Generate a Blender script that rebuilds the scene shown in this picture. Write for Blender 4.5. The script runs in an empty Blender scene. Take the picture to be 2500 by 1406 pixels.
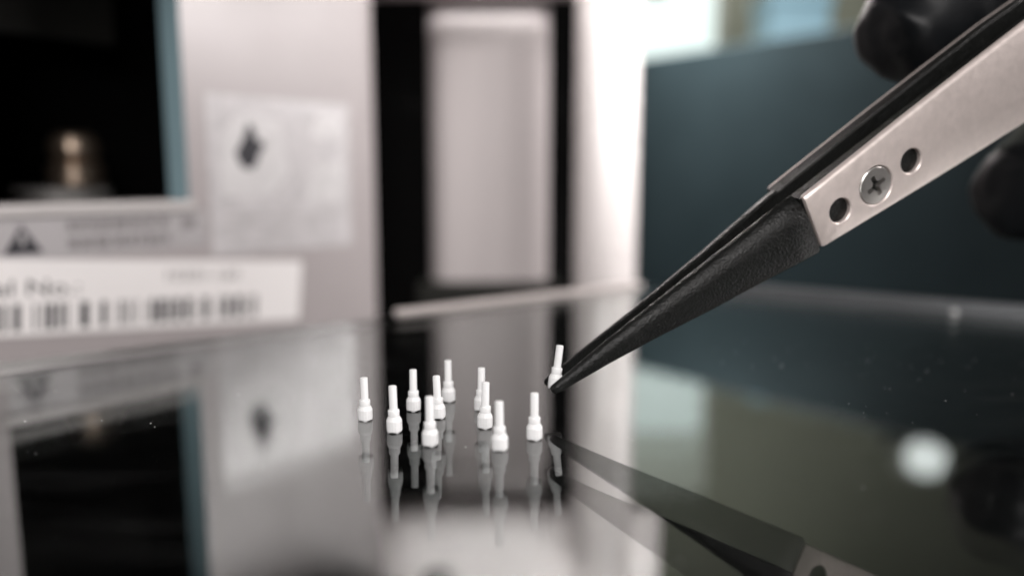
import bpy, bmesh, math, random
from mathutils import Vector, Matrix, noise

S = 0.001                       # everything below is written in millimetres
scene = bpy.context.scene
COL = scene.collection
R = math.radians

# ------------------------------------------------------------------ camera
cam_data = bpy.data.cameras.new('camera')
cam = bpy.data.objects.new('camera', cam_data)
COL.objects.link(cam)
cam.location = (0, 0, 27 * S)
cam.rotation_euler = (R(90 - 7.97), 0, 0)
cam_data.sensor_width = 36
cam_data.sensor_fit = 'HORIZONTAL'
cam_data.lens = 28.08
cam_data.clip_start = 0.002
cam_data.clip_end = 50
cam_data.dof.use_dof = True
cam_data.dof.focus_distance = 0.0885
cam_data.dof.aperture_fstop = 8.3
cam_data.dof.aperture_blades = 0
scene.camera = cam

# ------------------------------------------------------------------ world, lamps, exposure
world = bpy.data.worlds.new('World')
scene.world = world
world.use_nodes = True
bgn = world.node_tree.nodes['Background']
bgn.inputs[0].default_value = (0.80, 0.90, 1.0, 1)
bgn.inputs[1].default_value = 0.008


def area(name, loc, target, sx, sy, watts, col):
    d = bpy.data.lights.new(name, 'AREA')
    d.shape = 'RECTANGLE'
    d.size, d.size_y = sx * S, sy * S
    d.energy = watts
    d.color = col
    o = bpy.data.objects.new(name, d)
    COL.objects.link(o)
    o.location = Vector(loc) * S
    v = (Vector(target) - Vector(loc))
    o.rotation_euler = v.to_track_quat('-Z', 'Y').to_euler()
    return o


area('softbox_front', (-30, -280, 190), (10, 110, 5), 320, 200, 1.95, (1.0, 0.955, 0.94))
area('softbox_side', (430, 120, 230), (-40, 200, 40), 260, 260, 3.6, (1.0, 0.94, 0.93))
area('housing_fill', (-4, 183, 116), (-4, 253.5, 112), 100, 12, 0.42, (1.0, 0.965, 0.95)).data.spread = R(46)  # added fill that brightens the overhead housing, not a fixture of the room
area('post_fill', (66, 185, 160), (32, 240, 60), 30, 30, 0.06, (1.0, 0.965, 0.95)).data.spread = R(64)  # added fill aimed at the post to whiten it
area('panel_fill', (106, 487, 262), (112, 491, 60), 90, 24, 2.3, (0.88, 0.98, 1.0)).data.spread = R(84)  # invented source above the panel, gives its top-to-bottom gradient
area('back_wall_fill', (150, 680, 480), (240, 980, 220), 260, 140, 1.8, (0.98, 1.0, 0.93))  # unseen fill added to light the back wall

scene.view_settings.view_transform = 'Standard'
scene.view_settings.look = 'None'
scene.view_settings.exposure = 0.0
scene.view_settings.gamma = 1.0
scene.view_settings.use_curve_mapping = False
scene.render.engine = 'CYCLES'
cy = scene.cycles
cy.use_denoising = True
cy.max_bounces = 12
cy.glossy_bounces = 8
cy.transmission_bounces = 10
cy.caustics_reflective = False
cy.caustics_refractive = False
cy.sample_clamp_indirect = 6.0


# ------------------------------------------------------------------ materials
def mat(name, col, rough=0.5, metal=0.0, spec=0.5, vary=0.06, vscale=300.0, bump=0.0, bscale=800.0,
        sss=0.0, rvary=0.08, stretch=None, coat=0.0, transmission=0.0, ior=1.5):
    m = bpy.data.materials.new(name)
    m.use_nodes = True
    nt = m.node_tree
    b = nt.nodes['Principled BSDF']
    tc = nt.nodes.new('ShaderNodeTexCoord')
    vec = tc.outputs['Object']
    if stretch:
        mp = nt.nodes.new('ShaderNodeMapping')
        mp.inputs['Scale'].default_value = stretch
        nt.links.new(vec, mp.inputs['Vector'])
        vec = mp.outputs['Vector']
    n = nt.nodes.new('ShaderNodeTexNoise')
    n.inputs['Scale'].default_value = vscale
    n.inputs['Detail'].default_value = 6
    nt.links.new(vec, n.inputs['Vector'])
    mx = nt.nodes.new('ShaderNodeMix')
    mx.data_type = 'RGBA'
    mx.inputs['A'].default_value = tuple(c * (1 - vary) for c in col) + (1,)
    mx.inputs['B'].default_value = tuple(min(1, c * (1 + vary)) for c in col) + (1,)
    nt.links.new(n.outputs['Fac'], mx.inputs['Factor'])
    nt.links.new(mx.outputs['Result'], b.inputs['Base Color'])
    mr = nt.nodes.new('ShaderNodeMapRange')
    mr.inputs['To Min'].default_value = max(0, rough - rvary)
    mr.inputs['To Max'].default_value = min(1, rough + rvary)
    nt.links.new(n.outputs['Fac'], mr.inputs['Value'])
    nt.links.new(mr.outputs['Result'], b.inputs['Roughness'])
    b.inputs['Metallic'].default_value = metal
    b.inputs['Specular IOR Level'].default_value = spec
    b.inputs['Coat Weight'].default_value = coat
    if sss:
        b.inputs['Subsurface Weight'].default_value = sss
        b.inputs['Subsurface Radius'].default_value = (0.6 * S, 0.6 * S, 0.6 * S)
        b.inputs['Subsurface Scale'].default_value = 1.0
    if bump:
        n2 = nt.nodes.new('ShaderNodeTexNoise')
        n2.inputs['Scale'].default_value = bscale
        n2.inputs['Detail'].default_value = 4
        nt.links.new(vec, n2.inputs['Vector'])
        bp = nt.nodes.new('ShaderNodeBump')
        bp.inputs['Strength'].default_value = bump
        bp.inputs['Distance'].default_value = 0.2 * S
        nt.links.new(n2.outputs['Fac'], bp.inputs['Height'])
        nt.links.new(bp.outputs['Normal'], b.inputs['Normal'])
    return m


def emit(name, col, strength):
    m = bpy.data.materials.new(name)
    m.use_nodes = True
    b = m.node_tree.nodes['Principled BSDF']
    b.inputs['Base Color'].default_value = (0.05, 0.05, 0.05, 1)
    b.inputs['Emission Color'].default_value = col + (1,)
    b.inputs['Emission Strength'].default_value = strength
    return m


def glass_mat():
    m = bpy.data.materials.new('clear_glass')
    m.use_nodes = True
    nt = m.node_tree
    nt.nodes.remove(nt.nodes['Principled BSDF'])
    g = nt.nodes.new('ShaderNodeBsdfGlass')
    g.inputs['IOR'].default_value = 1.65
    g.inputs['Roughness'].default_value = 0.0
    g.inputs['Color'].default_value = (0.97, 0.985, 0.98, 1)
    # wiped smears: a very thin pale film in streaks
    tc = nt.nodes.new('ShaderNodeTexCoord')
    mpn = nt.nodes.new('ShaderNodeMapping')
    mpn.inputs['Rotation'].default_value = (0, 0, R(35))
    mpn.inputs['Scale'].default_value = (1, 6, 1)
    nz = nt.nodes.new('ShaderNodeTexNoise')
    nz.inputs['Scale'].default_value = 45
    nz.inputs['Detail'].default_value = 8
    mr = nt.nodes.new('ShaderNodeMapRange')
    mr.inputs['From Min'].default_value = 0.52
    mr.inputs['From Max'].default_value = 0.80
    mr.inputs['To Max'].default_value = 0.006
    df = nt.nodes.new('ShaderNodeBsdfDiffuse')
    ms = nt.nodes.new('ShaderNodeMixShader')
    nt.links.new(tc.outputs['Object'], mpn.inputs['Vector'])
    nt.links.new(mpn.outputs['Vector'], nz.inputs['Vector'])
    nt.links.new(nz.outputs['Fac'], mr.inputs['Value'])
    nt.links.new(mr.outputs['Result'], ms.inputs['Fac'])
    nt.links.new(g.outputs[0], ms.inputs[1])
    nt.links.new(df.outputs[0], ms.inputs[2])
    nt.links.new(ms.outputs[0], nt.nodes['Material Output'].inputs['Surface'])
    return m


M = dict(
    glass=glass_mat(),
    edge=mat('ground_glass_edge', (0.62, 0.60, 0.58), 0.6, vary=0.1, vscale=120),
    rail=mat('satin_rail', (0.62, 0.57, 0.55), 0.4, metal=0.3, vary=0.06, vscale=90),
    rail_shaded=mat('satin_rail_shaded', (0.20, 0.21, 0.22), 0.45, metal=0.3, vary=0.06, vscale=90),  # darker copy of the rail, dimmer light on the right edge put into colour
    black_table=mat('black_table', (0.006, 0.006, 0.007), 0.7, spec=0.2),
    wall=mat('olive_wall', (0.20, 0.205, 0.165), 0.8, vary=0.12, vscale=12),
    ceramic=mat('white_ceramic', (0.83, 0.84, 0.84), 0.5, spec=0.4, vary=0.02, vscale=2500, bump=0.15, bscale=3000, sss=0.08),
    jaw=mat('black_fibre_plastic', (0.0065, 0.007, 0.0065), 0.40, spec=0.27, vary=0.6, vscale=1800, bump=0.6, bscale=3200, rvary=0.25),
    steel=mat('satin_steel', (0.79, 0.70, 0.66), 0.40, metal=0.5, vary=0.10, vscale=1100, bump=0.10, bscale=3500, rvary=0.10),
    screw=mat('screw_steel', (0.58, 0.555, 0.53), 0.33, metal=0.9, vary=0.10, vscale=3000, bump=0.08, bscale=5000),
    glove=mat('black_nitrile', (0.005, 0.006, 0.007), 0.42, spec=0.24, vary=0.2, vscale=150, bump=0.8, bscale=260, rvary=0.12),
    paint=mat('pale_grey_enamel', (0.335, 0.307, 0.306), 0.36, spec=0.75, vary=0.03, vscale=60),
    jamb=mat('teal_paint', (0.25, 0.37, 0.41), 0.5, vary=0.05, vscale=90),
    sill=mat('sill_metal', (0.45, 0.43, 0.42), 0.4, metal=0.2, vary=0.05, vscale=90),
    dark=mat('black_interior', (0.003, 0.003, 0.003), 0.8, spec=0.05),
    olive_dark=mat('dark_olive_sheet', (0.012, 0.012, 0.010), 0.7, spec=0.2),
    silver=mat('silver_label', (0.50, 0.485, 0.49), 0.24, spec=1.0, vary=0.30, vscale=330),
    greyfilm=mat('grey_label_film', (0.38, 0.365, 0.37), 0.28, spec=1.0, vary=0.04, vscale=160),
    field=mat('pale_label_field', (0.55, 0.54, 0.54), 0.28, spec=1.0, vary=0.1, vscale=160),
    paper=mat('white_sticker', (0.74, 0.72, 0.71), 0.4, vary=0.02, vscale=200),
    ink=mat('black_ink', (0.025, 0.025, 0.03), 0.5, spec=0.3),
    ink_grey=mat('grey_ink', (0.20, 0.19, 0.19), 0.5, spec=0.3),
    ink_faint=mat('faint_grey_ink', (0.40, 0.385, 0.385), 0.4),
    brass=mat('brass', (0.46, 0.36, 0.28), 0.34, metal=0.9, vary=0.12, vscale=300),
    flange=mat('dull_zinc', (0.30, 0.29, 0.28), 0.5, metal=0.4, vary=0.1),
    alu=mat('brushed_aluminium', (0.40, 0.368, 0.365), 0.5, metal=0.0, spec=0.3, vary=0.16, vscale=250, stretch=(1, 1, 0.05)),
    post=mat('white_post_enamel', (0.78, 0.735, 0.72), 0.28, spec=1.0, vary=0.02, vscale=80),
    head=mat('pale_cast_housing', (0.86, 0.82, 0.81), 0.38, spec=0.6, vary=0.03, vscale=60),
    panel=mat('dark_teal_panel', (0.0215, 0.0305, 0.0335), 0.5, spec=0.25, vary=0.25, vscale=25),
    bluebox=mat('pale_blue_box', (0.30, 0.50, 0.62), 0.5, vary=0.05, vscale=25),
    wframe=mat('window_frame_paint', (0.45, 0.46, 0.42), 0.6),
    pane_fade=mat('fade_slat', (0.42, 0.44, 0.40), 0.6),
    pane=emit('daylight_pane', (0.86, 1.0, 0.96), 1.15),
    bulb=emit('lamp_diffuser', (0.95, 1.0, 0.98), 1.9),
    lampbody=mat('lamp_body', (0.3, 0.3, 0.28), 0.5),
    dust=mat('dust', (0.85, 0.85, 0.85), 0.9),
)

# ------------------------------------------------------------------ helpers
ORI = {}


def link(name, me, parent=None, origin=(0, 0, 0)):
    o = bpy.data.objects.new(name, me)
    COL.objects.link(o)
    if parent is not None:
        o.parent = parent
        ORI[o.name] = ORI[parent.name]
    else:
        o.location = Vector(origin) * S
        ORI[o.name] = Vector(origin)
    return o


def thing(name, label, cat, origin=(0, 0, 0), group=None):
    o = link(name, None, None, origin)
    o.empty_display_size = 0.002
    o['label'] = label
    o['category'] = cat
    if group:
        o['group'] = group
    return o


def mesh(name, verts, faces, m, parent=None, origin=(0, 0, 0), smooth=None, bevel=0.0, segs=2, mats=None, fm=None):
    """verts in world mm"""
    org = ORI[parent.name] if parent is not None else Vector(origin)
    me = bpy.data.meshes.new(name)
    me.from_pydata([tuple((Vector(v) - org) * S) for v in verts], [], faces)
    bm = bmesh.new()
    bm.from_mesh(me)
    bmesh.ops.recalc_face_normals(bm, faces=bm.faces)
    bm.to_mesh(me)
    bm.free()
    me.materials.append(m)
    for x in (mats or []):
        me.materials.append(x)
    if fm:
        for i, k in fm.items():
            me.polygons[i].material_index = k
    if smooth is not None:
        me.shade_smooth()
        me.set_sharp_from_angle(angle=R(smooth))
    o = link(name, me, parent, origin)
    if bevel:
        b = o.modifiers.new('bevel', 'BEVEL')
        b.width = bevel * S
        b.segments = segs
        b.limit_method = 'ANGLE'
        b.angle_limit = R(32)
    return o


def box_vf(c, ax, ay, az):
    """corner c and three edge vectors"""
    c, ax, ay, az = map(Vector, (c, ax, ay, az))
    v = [c, c + ax, c + ax + ay, c + ay]
    v += [p + az for p in v]
    f = [(0, 3, 2, 1), (4, 5, 6, 7), (0, 1, 5, 4), (1, 2, 6, 5), (2, 3, 7, 6), (3, 0, 4, 7)]
    return v, f


def box(name, c, ax, ay, az, m, parent=None, origin=(0, 0, 0), bevel=0.0, segs=2):
    v, f = box_vf(c, ax, ay, az)
    return mesh(name, v, f, m, parent, origin, bevel=bevel, segs=segs)


def loft(rings):
    n = len(rings[0])
    v = [p for r in rings for p in r]
    f = []
    for i in range(len(rings) - 1):
        for j in range(n):
            k = (j + 1) % n
            f.append((i * n + j, i * n + k, (i + 1) * n + k, (i + 1) * n + j))
    f.append(tuple(reversed(range(n))))
    f.append(tuple((len(rings) - 1) * n + j for j in range(n)))
    return v, f


def lathe(profile, c, segs=24, axis=(0, 0, 1)):
    """closed profile [(r, h)] turned about a vertical axis through c"""
    c = Vector(c)
    q = Vector((0, 0, 1)).rotation_difference(Vector(axis))
    rings = []
    for r, h in profile:
        rings.append([c + q @ Vector((r * math.cos(2 * math.pi * k / segs), r * math.sin(2 * math.pi * k / segs), h)) for k in range(segs)])
    return loft(rings)


def boolean(o, cutters):
    """cut real holes, then drop the cutters"""
    for c in cutters:
        b = o.modifiers.new('cut', 'BOOLEAN')
        b.operation = 'DIFFERENCE'
        b.solver = 'EXACT'
        b.object = c
    bpy.context.view_layer.update()
    dg = bpy.context.evaluated_depsgraph_get()
    me = bpy.data.meshes.new_from_object(o.evaluated_get(dg))
    o.modifiers.clear()
    o.data = me
    for c in cutters:
        bpy.data.objects.remove(c)


# ================================================================== SETTING
tb = box('table', (-700, -200, -60), (1500, 0, 0), (0, 1300, 0), (0, 0, 12), M['black_table'])
tb['kind'] = 'structure'
wl = box('wall', (-500, 1000, -48), (1800, 0, 0), (0, 20, 0), (0, 0, 900), M['wall'])
wl['kind'] = 'structure'

# ------------------------------------------------------------------ thick glass plate
corner = Vector((35, 197, 0))
ld = Vector((-0.80, -0.60, 0)).normalized()
rd = Vector((0.825, -0.565, 0)).normalized()
outline = [corner + ld * 215, corner + ld * 10]
p0, p1, p2 = corner + ld * 10, corner, corner + rd * 10
for k in range(1, 8):
    t = k / 8
    outline.append(p0 * (1 - t) ** 2 + p1 * 2 * t * (1 - t) + p2 * t * t)
outline += [p2, corner + rd * 160, Vector((150, -70, 0)), Vector((-150, -70, 0))]
TH = 8.2
n = len(outline)
v = [tuple(p) for p in outline] + [(p.x, p.y, -TH) for p in outline]
f = [tuple(range(n)), tuple(reversed(range(n, 2 * n)))]
fm = {}
for i in range(n):
    j = (i + 1) % n
    fm[len(f)] = 1
    f.append((i, i + n, j + n, j))
plate = mesh('glass_plate', v, f, M['glass'], origin=(0, 80, -TH), mats=[M['edge']], fm=fm)
plate['label'] = 'thick clear glass plate that mirrors the white pegs standing on it'
plate['category'] = 'glass plate'
bo = [(p.x, p.y) for p in outline]
v = [(x, y, -TH - 0.6) for x, y in bo] + [(x, y, -47.9) for x, y in bo]
f = [tuple(range(n)), tuple(reversed(range(n, 2 * n)))] + [(i, i + n, (i + 1) % n + n, (i + 1) % n) for i in range(n)]
mesh('under_glass_blocker', v, f, M['dark'], plate)  # black block added under the plate to absorb light passing through the glass
for dd, hh, ll, rm in ((ld, 0.9, 68, 'rail'), (rd, 2.0, 150, 'rail_shaded')):
    nn = Vector((-dd.y, dd.x, 0))
    if nn.y < 0:
        nn = -nn
    st = corner + dd * (3.0 if rm == 'rail' else 7.0) + nn * 0.12 + Vector((0, 0, -TH))
    box('edge_rail', st, dd * ll, nn * 3.0, (0, 0, TH + hh), M[rm], plate, bevel=0.35)

# ================================================================== TESTING MACHINE at the left
D = Vector((0.6299, 0.7767, 0))                 # along the front panel, away to the right
IN = Vector((-0.7767, 0.6299, 0))               # into the machine
F0 = Vector((-95.9, 153.18, 0))
UP = Vector((0, 0, 1))


def mp(s, z, m=0.0):
    return F0 + D * s + UP * z + IN * m


mach = thing('machine', 'pale grey machine housing with dark open window and stickers, behind the glass plate', 'machine', mp(20, -48))
WL, WR, WB, WT = -3.4, 36.5, 21.6, 118.0
path = [(-70, 0), (WL, 0), (WR, 0), (88.8, 0)]
for k in range(1, 9):
    t = k / 8 * math.pi / 2
    path.append((88.8 + 6.2 * math.sin(t), 6.2 - 6.2 * math.cos(t)))
path.append((95.0, 70))
path.append((-70, 70))
zs = [-48, WB, WT, 190]
v, f = [], []
for z in zs:
    for s, m in path:
        v.append(mp(s, z, m))
npth = len(path)
for r_ in range(3):
    for c_ in range(npth):
        if r_ == 1 and c_ == 1:
            continue
        d_ = (c_ + 1) % npth
        f.append((r_ * npth + c_, r_ * npth + d_, (r_ + 1) * npth + d_, (r_ + 1) * npth + c_))
f.append(tuple(3 * npth + c_ for c_ in range(npth)))
mesh('front_panel', v, f, M['paint'], mach, smooth=25)
# window reveal
box('window_jamb', mp(WR - 0.02, WB, 0.15), IN * 8.5, D * 1.2, UP * (WT - WB), M['jamb'], mach)
box('window_jamb', mp(WL - 1.2, WB, 0.15), IN * 8.5, D * 1.2, UP * (WT - WB), M['sill'], mach)
box('window_sill', mp(WL - 1.2, WB - 2.6, -0.9), IN * 13, D * (WR - WL + 2.4), UP * 2.5, M['sill'], mach, bevel=0.5)
box('shade_hood', mp(-60, 85, -30), D * 146, IN * 29.9, UP * 16, M['paint'], mach, bevel=2)  # out-of-view overhang added to shade the upper front panel
# cavity behind the window
inn = []
cv = [mp(-45, 20.5, 11), mp(72, 20.5, 11), mp(72, 20.5, 64), mp(-45, 20.5, 64)]
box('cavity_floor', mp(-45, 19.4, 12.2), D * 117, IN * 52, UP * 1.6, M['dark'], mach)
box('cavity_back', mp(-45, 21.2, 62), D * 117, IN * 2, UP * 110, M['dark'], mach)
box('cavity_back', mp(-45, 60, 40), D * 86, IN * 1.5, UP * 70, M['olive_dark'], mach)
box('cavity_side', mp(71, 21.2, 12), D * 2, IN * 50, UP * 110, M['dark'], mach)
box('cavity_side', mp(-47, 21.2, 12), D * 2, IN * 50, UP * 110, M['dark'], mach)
# brass fitting on a zinc flange inside the window
fit = thing('brass_fitting', 'blurred brass fitting with round collars inside the dark machine window', 'fitting', (-105.5, 199, 21.0))
v, f = lathe([(11.5, 0), (11.5, 2.6), (10.8, 3.2), (6.5, 3.2)], (-111, 198, 21.05), 28)
mesh('flange', v, f, M['flange'], fit, smooth=30)
v, f = lathe([(5.6, 0), (6.4, 0.8), (6.4, 5.2), (5.4, 6.0), (4.9, 6.4), (5.5, 7.0), (5.9, 8.0), (5.9, 10.5), (5.0, 12.3), (3.2, 13.2)], (-107.5, 199, 24.3), 28)
mesh('brass_body', v, f, M['brass'], fit, smooth=30)

def lab_box(name, s0, z0, s1, z1, m, parent, off=0.12, th=0.1, bev=0.0):
    return box(name, mp(s0, z0, -off), D * (s1 - s0), IN * th, UP * (z1 - z0), m, parent, bevel=bev)


def flat(name, pts, m, parent, off, th=0.05, fn=mp):
    """prism from an outline in panel coordinates"""
    k = len(pts)
    v = [fn(s, z, -off) for s, z in pts] + [fn(s, z, -off + th) for s, z in pts]
    f = [tuple(range(k)), tuple(reversed(range(k, 2 * k)))] + [(i, (i + 1) % k, k + (i + 1) % k, k + i) for i in range(k)]
    return mesh(name, v, f, m, parent)


def text_mesh(body, size):
    """outline lettering turned into a mesh; returns [(verts2d), faces, width]"""
    cu = bpy.data.curves.new('lettering', 'FONT')
    cu.body = body
    cu.size = size
    cu.resolution_u = 2
    o = bpy.data.objects.new('lettering', cu)
    COL.objects.link(o)
    bpy.context.view_layer.update()
    dg = bpy.context.evaluated_depsgraph_get()
    me = bpy.data.meshes.new_from_object(o.evaluated_get(dg))
    vs = [(q.co.x, q.co.y) for q in me.vertices]
    fs = [tuple(p.vertices) for p in me.polygons]
    bpy.data.objects.remove(o)
    bpy.data.curves.remove(cu)
    bpy.data.meshes.remove(me)
    return vs, fs


def write(body, size, s, z, m, parent, off, name='lettering', fn=mp, width=None):
    vs, fs = text_mesh(body, size)
    w = max(q[0] for q in vs)
    k = (width / w) if width else 1
    return mesh(name, [fn(s + x * k, z + y, -off) for x, y in vs], fs, m, parent)


# silver label with the dark flame-like mark
l1 = lab_box('silver_label', 41.5, 8.6, 82.6, 45.6, M['silver'], mach)
l1['label'] = 'silver label with a black flame-like mark'
rnd = random.Random(4)
flat('label_field', [(44.5, 22), (58, 22.5), (63.5, 28), (61, 40.5), (50, 42), (44.5, 36)], M['field'], l1, 0.19)
flat('flame_mark', [(49.2, 30.6), (50.6, 28.9), (52.6, 28.6), (54.2, 30.0), (55.0, 32.4), (56.8, 34.2), (55.6, 35.6), (54.4, 35.4), (53.8, 38.4), (52.2, 39.4), (51.2, 36.6), (49.8, 34.2), (48.6, 32.4)], M['ink'], l1, 0.26)
flat('label_field', [(68, 20.5), (80.2, 20.0), (80.6, 31.0), (71, 30.2)], M['field'], l1, 0.19)
flat('label_field', [(70, 36.5), (80.4, 36.2), (80.2, 42.6), (73, 42.8)], M['field'], l1, 0.19)
for i in range(5):
    z = 18.6 - i * 2.0
    s = 45.0
    while s < 78:
        w = rnd.uniform(2.0, 5.5)
        if rnd.random() < 0.8:
            flat('text_line', [(s, z), (min(s + w, 80), z), (min(s + w, 80), z + 0.75), (s, z + 0.75)], M['ink_faint'], l1, 0.2)
        s += w + rnd.uniform(0.7, 1.6)

# grey warning strip under the window
l2 = lab_box('warning_strip', -3.0, 10.9, 40.2, 19.0, M['greyfilm'], mach)
l2['label'] = 'grey warning strip with a triangle sign'
flat('warning_triangle', [(-1.9, 12.0), (5.2, 12.0), (1.65, 17.6)], M['ink'], l2, 0.2)
flat('exclamation_mark', [(1.3, 13.6), (2.0, 13.6), (2.2, 16.0), (1.1, 16.0)], M['greyfilm'], l2, 0.26)
for z in (16.0, 12.4):
    s = 10.0
    while s < 30:
        w = rnd.uniform(1.2, 3.2)
        flat('text_line', [(s, z), (s + w, z), (s + w, z + 2.1), (s, z + 2.1)], M['ink_grey'], l2, 0.2)
        s += w + rnd.uniform(0.5, 1.0)
flat('strip_mark', [(34.6, 15.4), (37.2, 15.4), (37.6, 17.8), (34.4, 17.8)], M['ink_grey'], l2, 0.2)


# crooked white bar code sticker
def bl(s, z, m=0.0):
    t = R(-4.6)
    x, y = s, z
    return mp(-4 + x * math.cos(t) - y * math.sin(t), 11.3 + x * math.sin(t) + y * math.cos(t), m)


l3 = flat('barcode_sticker', [(-30, -14.6), (69.4, -15.4), (70.0, -14.6), (70.4, -0.9), (69.8, -0.2), (-30, 0.4)], M['paper'], mach, 0.30, 0.1, bl)
l3['label'] = 'white bar code sticker stuck on crooked'
write('Serial No.:', 4.4, -9.0, -6.9, M['ink'], l3, 0.36, fn=bl, width=25)
write('10301-160', 3.6, 33.5, -4.6, M['ink_grey'], l3, 0.36, fn=bl, width=19)
s = -20.0
while s < 56.5:
    w = rnd.choice((0.45, 0.45, 0.8, 1.2, 1.7))
    flat('bar', [(s, -13.8), (s + w, -13.8), (s + w, -8.6), (s, -8.6)], M['ink'], l3, 0.36, 0.05, bl)
    s += w + rnd.choice((0.5, 0.8, 1.2, 2.4))

# ------------------------------------------------------------------ column, post and overhanging head behind the plate
colm = thing('column', 'blurred flat grey aluminium column between the machine and the white post', 'column', (-8, 268, -48))
box('column_face', (-27.6, 266, -48), (40.0, 0, 0), (0, 14, 0), (0, 0, 215), M['alu'], colm, bevel=6, segs=8)
box('column_foot', (-31, 258, -48), (47, 0, 0), (0, 26, 0), (0, 0, 40), M['olive_dark'], colm, bevel=1.0)
box('column_back', (-95, 318, -48), (138, 0, 0), (0, 8, 0), (0, 0, 190), M['dark'], colm)

post = thing('support_post', 'bright white round support post behind the tweezers', 'post', (28.2, 240, -48))
v, f = lathe([(9.1, 0), (9.4, 1), (9.4, 150), (8.9, 151)], (28.0, 240, -47.9), 40)
mesh('post_tube', v, f, M['post'], post, smooth=30)
v, f = lathe([(13.5, 0), (14, 0.6), (14, 5), (13.0, 6.0), (10.1, 6.0)], (28.2, 240, -47.95), 40)
mesh('post_foot', v, f, M['post'], post, smooth=30)

head = thing('overhead_housing', 'pale rounded housing overhead, seen only as a reflection in the glass', 'housing', (0, 256, 82))
box('housing_body', (-62, 253.5, 82.4), (112, 0, 0), (0, 12, 0), (0, 0, 70), M['head'], head, bevel=3, segs=5)
v, f = lathe([(6.0, 0), (6.2, 0.4), (6.2, 5), (5, 6)], (-25, 255.5, 109), 28, axis=(0, -1, 0))
mesh('housing_notch', v, f, M['dark'], head, smooth=30)  # black disc standing in for a dark recess in the housing

# ------------------------------------------------------------------ dark panel and what stands behind it
PD = Vector((0.633, -0.774, 0))
PN = Vector((0.774, 0.633, 0))
pan = thing('dark_panel', 'large dark teal panel standing behind the tweezers', 'panel', (140, 470, -48))
c = Vector((87.2, 533.0, -48)) - PD * 60
box('panel_board', c, PD * 420, PN * 16, (0, 0, 150.8), M['panel'], pan, bevel=0.5, segs=2)
for t in (10, 330):
    box('panel_foot', c + PD * t - PN * 18, PD * 22, PN * 17.9, (0, 0, 5), M['panel'], pan, bevel=0.8)

win = thing('window', 'bright white window on the back wall', 'window', (186, 998, 150))
box('window_pane', (150, 996, 150), (93, 0, 0), (0, 3, 0), (0, 0, 222), M['pane'], win)
for k in range(7):
    box('fade_slat', (150.5, 993.2 + 0.02 * k, 298 + k * 10.2), (92, 0, 0), (0, 1.2, 3.0), (0, 0.4, 5.4 + 0.6 * k), M['pane_fade'], win)  # slats made up to fade the pane's brightness towards the top
for x in (143, 243.2):
    box('window_frame', (x, 990, 143), (6.8, 0, 0), (0, 9.8, 0), (0, 0, 236), M['wframe'], win)
for z in (143, 372.2):
    box('window_frame', (150, 991, z), (93, 0, 0), (0, 8.8, 0), (0, 0, 6.8), M['wframe'], win)

bb = thing('storage_box', 'pale blue box behind the dark panel at the top', 'box', (285, 870, -48))
box('box_body', (258, 830, -48), (62, 0, 0), (0, 60, 0), (0, 0, 246), M['bluebox'], bb, bevel=3, segs=3)
box('box_lid', (256, 828, 198.2), (66, 0, 0), (0, 64, 0), (0, 0, 12), M['bluebox'], bb, bevel=2, segs=3)

lamp = thing('round_lamp', 'small round white lamp reflected as a bright spot in the glass', 'lamp', (481, 905, 306))
v, f = lathe([(2, 0), (13, 2), (20, 8), (22, 15), (21.5, 20)], (481, 893, 306), 32, axis=(0.55, 1, -0.35))
mesh('lamp_diffuser', v, f, M['bulb'], lamp, smooth=40)
v, f = lathe([(23, 0), (23.5, 4), (19, 22), (12, 30), (10, 86)], (481, 913.2, 306), 32, axis=(0, 1, 0))
mesh('lamp_housing', v, f, M['lampbody'], lamp, smooth=40)

# ================================================================== WHITE PEGS
SEG = 16


def peg_ring(r, h, oct_=False, notch=0.0):
    out = []
    for k in range(SEG):
        t = 2 * math.pi * (k + 0.5) / SEG
        rr = r
        if oct_:
            q = (t % (math.pi / 4)) - math.pi / 8
            rr = r * math.cos(math.pi / 8) / math.cos(q)
        hh = h + (notch if k % 4 in (1, 2) else 0.0)
        out.append(Vector((rr * math.cos(t), rr * math.sin(t), hh)))
    return out


def peg_mesh(name, rings, smooth):
    v, f = loft(rings)
    me = bpy.data.meshes.new(name)
    me.from_pydata([tuple(q * S) for q in v], [], f)
    bm = bmesh.new()
    bm.from_mesh(me)
    bmesh.ops.recalc_face_normals(bm, faces=bm.faces)
    bm.to_mesh(me)
    bm.free()
    me.materials.append(M['ceramic'])
    me.shade_smooth()
    me.set_sharp_from_angle(angle=R(smooth))
    return me


me_base = peg_mesh('base', [peg_ring(0.81, 0.0, True, 0.16), peg_ring(0.87, 0.16, True), peg_ring(0.89, 0.4, True), peg_ring(0.885, 1.26, True), peg_ring(0.865, 1.30, True), peg_ring(0.69, 1.64, True), peg_ring(0.60, 1.66)], 14)
me_collar = peg_mesh('collar', [peg_ring(0.59, 1.64), peg_ring(0.60, 1.68), peg_ring(0.62, 2.32), peg_ring(0.595, 2.37), peg_ring(0.45, 2.38)], 30)
me_stem = peg_mesh('stem', [peg_ring(0.44, 2.36), peg_ring(0.435, 2.40), peg_ring(0.42, 4.86), peg_ring(0.40, 4.93), peg_ring(0.36, 4.95)], 30)


def peg(label, loc, rz=0.0, rx=0.0, ry=0.0):
    t = thing('white_peg', label, 'peg', loc, 'tiny white stepped pegs')
    t.rotation_euler = (R(rx), R(ry), R(rz))
    k = 1 + 0.022 * math.sin(rz * 7.3)
    t.scale = (1, 1, k)
    for nm, me in (('base', me_base), ('collar', me_collar), ('stem', me_stem)):
        o = bpy.data.objects.new(nm, me)
        COL.objects.link(o)
        o.parent = t
    return t


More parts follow.
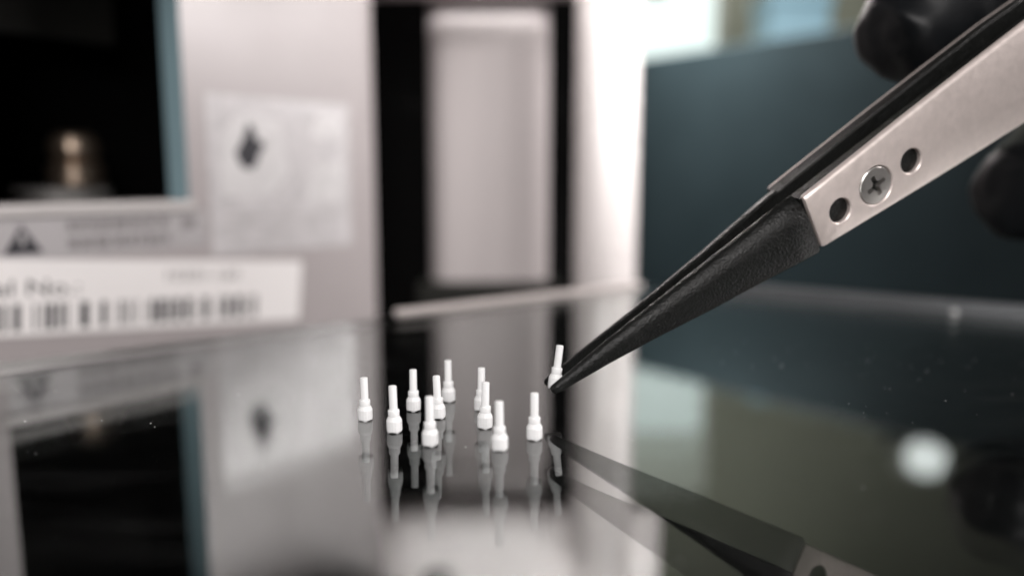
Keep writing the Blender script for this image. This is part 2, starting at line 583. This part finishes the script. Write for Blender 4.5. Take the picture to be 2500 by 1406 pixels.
G = 0.004
peg('white peg standing apart at the far left of the cluster', (-16.40, 86.44, G), 10, 0, -0.6)
peg('second white peg from the left, standing in front of the black gap', (-12.53, 82.31, G), 33, 0, -1.6)
peg('blurred white peg at the back before the black gap, third from the left', (-11.45, 90.17, G), 5, 0, 0)
peg('front white peg on the left, overlapping the peg just behind it', (-8.28, 78.06, G), 20, 0, -0.4)
peg('white peg half hidden behind the left front peg', (-8.31, 87.34, G), 41, 0, -2.6)
peg('rearmost white peg, the highest in the left half of the cluster', (-7.69, 94.04, G), 14, 0, -0.4)
peg('blurred white peg half hidden behind the middle right peg', (-3.60, 90.33, G), 27, 0, 0.8)
peg('white peg in the middle right, overlapping a blurred one behind', (-2.95, 83.69, G), 8, 0, 1.2)
peg('nearest white peg, lowest in the picture', (-1.22, 76.74, G), 37, 0, -1.0)
peg('white peg standing alone at the right, below the tweezer tip', (2.32, 79.94, G), 18, 0, 0)
peg('white peg held in the air between the tweezer tips', (4.93, 89.85, 2.75), 22.5, 2.0, 6.3)

# ================================================================== TWEEZERS
A0 = Vector((5.044, 89.8, 3.52))
TA = Vector((0.824, 0.201, 0.530)).normalized()
TU = Vector((-0.457, -0.318, 0.831))
TU = (TU - TA * TU.dot(TA)).normalized()
TN = Vector((-0.335, 0.927, 0.170))
TN = (TN - TA * TN.dot(TA) - TU * TN.dot(TU)).normalized()


def tw(s, u, m):
    return A0 + TA * s + TU * u + TN * m


twz = thing('tweezers', 'black tipped steel tweezers holding a white peg', 'tweezers', A0)


def lerp_tab(tab, s):
    for (s0, *a), (s1, *b) in zip(tab, tab[1:]):
        if s <= s1:
            t = (s - s0) / (s1 - s0)
            return [x + (y - x) * t for x, y in zip(a, b)]
    return list(tab[-1][1:])


#      s     gap   outer  half-height
JAW = [(-1.1, 0.82, 1.15, 0.28), (-0.8, 0.80, 1.42, 0.46), (0.0, 0.80, 1.60, 0.56), (2.0, 0.72, 1.62, 0.72), (6, 0.55, 1.72, 1.08), (12, 0.45, 1.95, 1.52), (23, 0.55, 2.75, 2.45), (29, 0.78, 3.20, 3.04), (34.6, 1.02, 3.62, 3.66), (35.0, 1.03, 3.40, 3.52)]
CORE = [(34.9, 1.03, 3.02, 3.42), (40, 1.15, 3.02, 3.78), (51, 1.4, 3.02, 4.65), (60, 1.55, 3.02, 5.25), (70, 1.7, 3.02, 5.85), (90, 1.7, 3.02, 6.2), (106, 1.3, 2.3, 5.5)]
PLATE = [(35.15, 3.62), (40, 3.98), (51, 4.85), (60, 5.45), (70, 6.05), (90, 6.4), (118, 5.2)]


def jaw_section(s, g, o, h, sg):
    t = o - g
    hl = h + 0.5 * max(0.0, min(1.0, (s - 6) / 14))
    pts = [(h * 0.94, g), (h, g + 0.12 * t), (h * 0.98, g + 0.36 * t), (h * 0.86, g + 0.64 * t), (h * 0.56, g + 0.88 * t), (h * 0.24, o),
           (-hl * 0.88, o), (-hl * 0.97, o - 0.06 * t), (-hl, o - 0.2 * t), (-hl, g + 0.1 * t), (-hl * 0.94, g)]
    return [tw(s, u, sg * m) for u, m in pts]


def arm(sg, tag):
    stations = [-1.1, -0.8, 0.0, 1, 2, 4, 6, 9, 12, 16, 20, 23, 26, 29, 32, 34.7, 35.0]
    v, f = loft([jaw_section(s, *lerp_tab(JAW, s), sg) for s in stations])
    jaw = mesh('jaw_tip', v, f, M['jaw'], twz, smooth=38)
    jaw['label'] = tag + ' black plastic tip'
    core = []
    for s in (34.9, 38, 42, 46, 51, 56, 60, 65, 70, 80, 90, 100, 106):
        g, o, h = lerp_tab(CORE, s)
        core.append([tw(s, u, sg * m) for u, m in ((h * 0.96, g), (h, g + 0.15), (h, o), (-h, o), (-h, g + 0.15), (-h * 0.96, g))])
    v, f = loft(core)
    mesh('jaw_insert', v, f, M['jaw'], twz, smooth=30)
    rings = []
    for s in (35.15, 35.25, 35.5, 38, 44, 51, 60, 70, 80, 90, 104, 118):
        h = lerp_tab(PLATE, s)[0]
        e = 0.28 if s < 35.2 else (0.10 if s < 35.3 else 0.0)
        h -= e
        mo = 3.66 - e
        if sg > 0:
            h -= 0.14
            mo -= 0.1
        flr = 3.06
        drop = 2.86 if sg < 0 else 3.0
        pts = [(h, drop), (h, 3.16), (h - 0.07, 3.36), (h - 0.25, mo - 0.12), (h - 0.55, mo), (-h + 0.35, mo), (-h + 0.1, mo - 0.08), (-h, mo - 0.3),
               (-h, drop + 0.3), (-h + 0.2, flr), (h - 0.19, flr), (h - 0.18, drop)]
        bend = 0.0 if s < 70 else 0.0009 * (s - 70) ** 2
        rings.append([tw(s, u, sg * (m - bend)) for u, m in pts])
    v, f = loft(rings)
    pl = mesh('handle_plate', v, f, M['steel'], twz)
    pl['label'] = tag + ' steel handle arm'
    cut = []
    UC = -0.72
    for s, r in ((38.96, 1.50), (44.47, 2.36), (49.94, 1.50)):
        ax = TN * sg
        v, f = lathe([(r, 0), (r, 2.32), (r + 0.16, 2.50), (r + 0.16, 4)], tw(s, UC, sg * 1.2), 40, axis=ax)
        cut.append(mesh('cutter', v, f, M['steel']))
    boolean(pl, cut)
    pl.data.shade_smooth()
    pl.data.set_sharp_from_angle(angle=R(30))
    # screw
    ax = TN * sg
    c = tw(44.47, UC, sg * 2.93)
    v, f = lathe([(1.6, -1.4), (2.05, -0.02), (2.26, 0.1), (2.28, 0.58), (2.16, 0.70), (1.4, 0.765), (0.4, 0.79)], c, 40, axis=ax)
    sc = mesh('screw', v, f, M['screw'], twz)
    cut = []
    for ang in (8, 98):
        ca, sa = math.cos(R(ang)), math.sin(R(ang))
        X = TA * ca + TU * sa
        Y = TU * ca - TA * sa
        top = c + ax * 1.4
        deep = c - ax * 0.9
        ring0 = [deep + X * x + Y * y for x, y in ((-0.95, -0.24), (0.95, -0.24), (0.95, 0.24), (-0.95, 0.24))]
        ring1 = [top + X * x + Y * y for x, y in ((-1.5, -0.31), (1.5, -0.31), (1.5, 0.31), (-1.5, 0.31))]
        v, f = loft([ring0, ring1])
        cut.append(mesh('cutter', v, f, M['screw']))
    v, f = lathe([(0.35, 0), (0.72, 2.5)], c - ax * 1.05, 16, axis=ax)
    cut.append(mesh('cutter', v, f, M['screw']))
    boolean(sc, cut)
    sc.data.shade_smooth()
    sc.data.set_sharp_from_angle(angle=R(30))


arm(-1, 'near')
arm(1, 'far')
# joint at the tail, where both arms are fixed together
v, f = box_vf(tw(108, -4.2, -1.2), TA * 14, TU * 8.4, TN * 2.4)
mesh('tail_joint', v, f, M['steel'], twz, bevel=0.5)


# ================================================================== GLOVED HAND
def hand():
    pts, rad, edges = [], [], []

    def add(p, r, prev=None):
        pts.append(Vector(p))
        rad.append(r)
        if prev is not None:
            edges.append((prev, len(pts) - 1))
        return len(pts) - 1

    def chain(start, lst):
        i = start
        for p, r in lst:
            i = add(p, r, i)
        return i

    palm = add((150, 150, 62), 17)
    wrist = add((186, 160, 74), 18, palm)
    add((240, 176, 92), 22, wrist)
    ki = add((132, 158, 78), 11.5, palm)
    km = add((136, 158, 58), 11.5, palm)
    kr = add((140, 154, 42), 10.5, palm)
    kp = add((146, 146, 28), 9.5, palm)
    kt = add((148, 118, 58), 13, palm)
    # index finger lies on the far arm
    chain(ki, [((112, 150, 84), 9.0), ((94, 140, 79), 8.8), ((80, 130, 69), 8.2), ((65.5, 120, 55.5), 7.9), ((58.5, 116.5, 49.2), 7.5), ((53.6, 114.5, 45.2), 6.4), ((51.9, 114.0, 43.8), 5.2)])
    # middle finger curls under the tweezers
    chain(km, [((118, 154, 46), 9.0), ((104, 146, 36), 8.8), ((95, 138, 30), 8.3), ((86.5, 131, 26), 7.9), ((79.5, 126.5, 24.2), 6.9), ((76.8, 125.0, 23.9), 5.4)])
    chain(kr, [((126, 150, 26), 8.5), ((116, 140, 18), 8.2), ((108, 131, 17), 7.7), ((102, 124, 19), 7.0), ((99, 120, 21), 5.8)])
    chain(kp, [((138, 140, 16), 7.4), ((129, 130, 13), 7.0), ((122, 123, 14.5), 6.4), ((118, 119, 17), 5.2)])
    # thumb presses the near arm, beyond the picture's right edge
    chain(kt, [((126, 104, 52), 10.5), ((112, 99, 50), 9.8), ((98, 96, 48), 9.0), ((87, 94.5, 46), 8.2), ((81, 94, 44), 7.0)])
    me = bpy.data.meshes.new('gloved_hand')
    org = Vector((150, 150, 20))
    me.from_pydata([tuple((p - org) * S) for p in pts], edges, [])
    me.materials.append(M['glove'])
    o = link('gloved_hand', me, None, org)
    sk = o.modifiers.new('skin', 'SKIN')
    sk.use_smooth_shade = True
    lay = me.skin_vertices
    if not lay:
        bm = bmesh.new()
        bm.from_mesh(me)
        bm.verts.layers.skin.verify()
        bm.to_mesh(me)
        bm.free()
    for d, r in zip(me.skin_vertices[0].data, rad):
        d.radius = (r * 1.22 * S, r * 1.22 * S)
    me.skin_vertices[0].data[palm].use_root = True
    sub = o.modifiers.new('subsurf', 'SUBSURF')
    sub.levels = sub.render_levels = 3
    tx = bpy.data.textures.new('glove_wrinkles', 'CLOUDS')
    tx.noise_scale = 0.006
    tx.noise_depth = 3
    dp = o.modifiers.new('wrinkles', 'DISPLACE')
    dp.texture = tx
    dp.strength = 1.8 * S
    dp.mid_level = 0.5
    o['label'] = 'hand in a black nitrile glove gripping the tweezers at the right edge'
    o['category'] = 'hand'


hand()

# ================================================================== DUST AND CRUMB ON THE GLASS
rnd = random.Random(11)
v, f = [], []
clusters = [((60, 118), 14, 9, 90), ((-44, 100), 12, 6, 26), ((-38, 88), 14, 8, 22), ((42, 96), 22, 18, 60), ((0, 80), 14, 8, 40), ((-10, 110), 60, 40, 120)]
for (cx_, cy_), sx, sy, k in clusters:
    for _ in range(int(k * 0.6)):
        x, y = rnd.gauss(cx_, sx), rnd.gauss(cy_, sy)
        q = Vector((x, y, 0)) - corner
        if q.dot(Vector((-0.6, 0.8, 0))) > -4 or q.dot(Vector((0.565, 0.825, 0))) > -4 or y < 45:
            continue
        r = rnd.choice((0.02, 0.03, 0.03, 0.04, 0.06))
        L = r * rnd.choice((1, 1, 1.5, 2.6))
        t = rnd.uniform(0, math.pi)
        X, Y = Vector((math.cos(t), math.sin(t), 0)) * L, Vector((-math.sin(t), math.cos(t), 0)) * r
        c = Vector((x, y, 0.002))
        b = len(v)
        v += [c - X, c - Y, c + X, c + Y, c + Vector((0, 0, r * 1.1))]
        f += [(b, b + 1, b + 4), (b + 1, b + 2, b + 4), (b + 2, b + 3, b + 4), (b + 3, b, b + 4), (b + 3, b + 2, b + 1, b)]
du = mesh('dust', v, f, M['dust'], origin=(0, 90, 0))
du['kind'] = 'stuff'
du['label'] = 'fine pale dust specks scattered on the glass'

v, f = lathe([(0.2, 0), (0.55, 0.15), (0.75, 0.6), (0.6, 1.1), (0.2, 1.35)], (86.5, 154.0, 0.01), 14)
cr = mesh('crumb', v, f, M['ceramic'], origin=(86.5, 154.0, 0.01), smooth=60)
cr['label'] = 'small pale crumb at the far right edge of the glass plate'
cr['category'] = 'crumb'
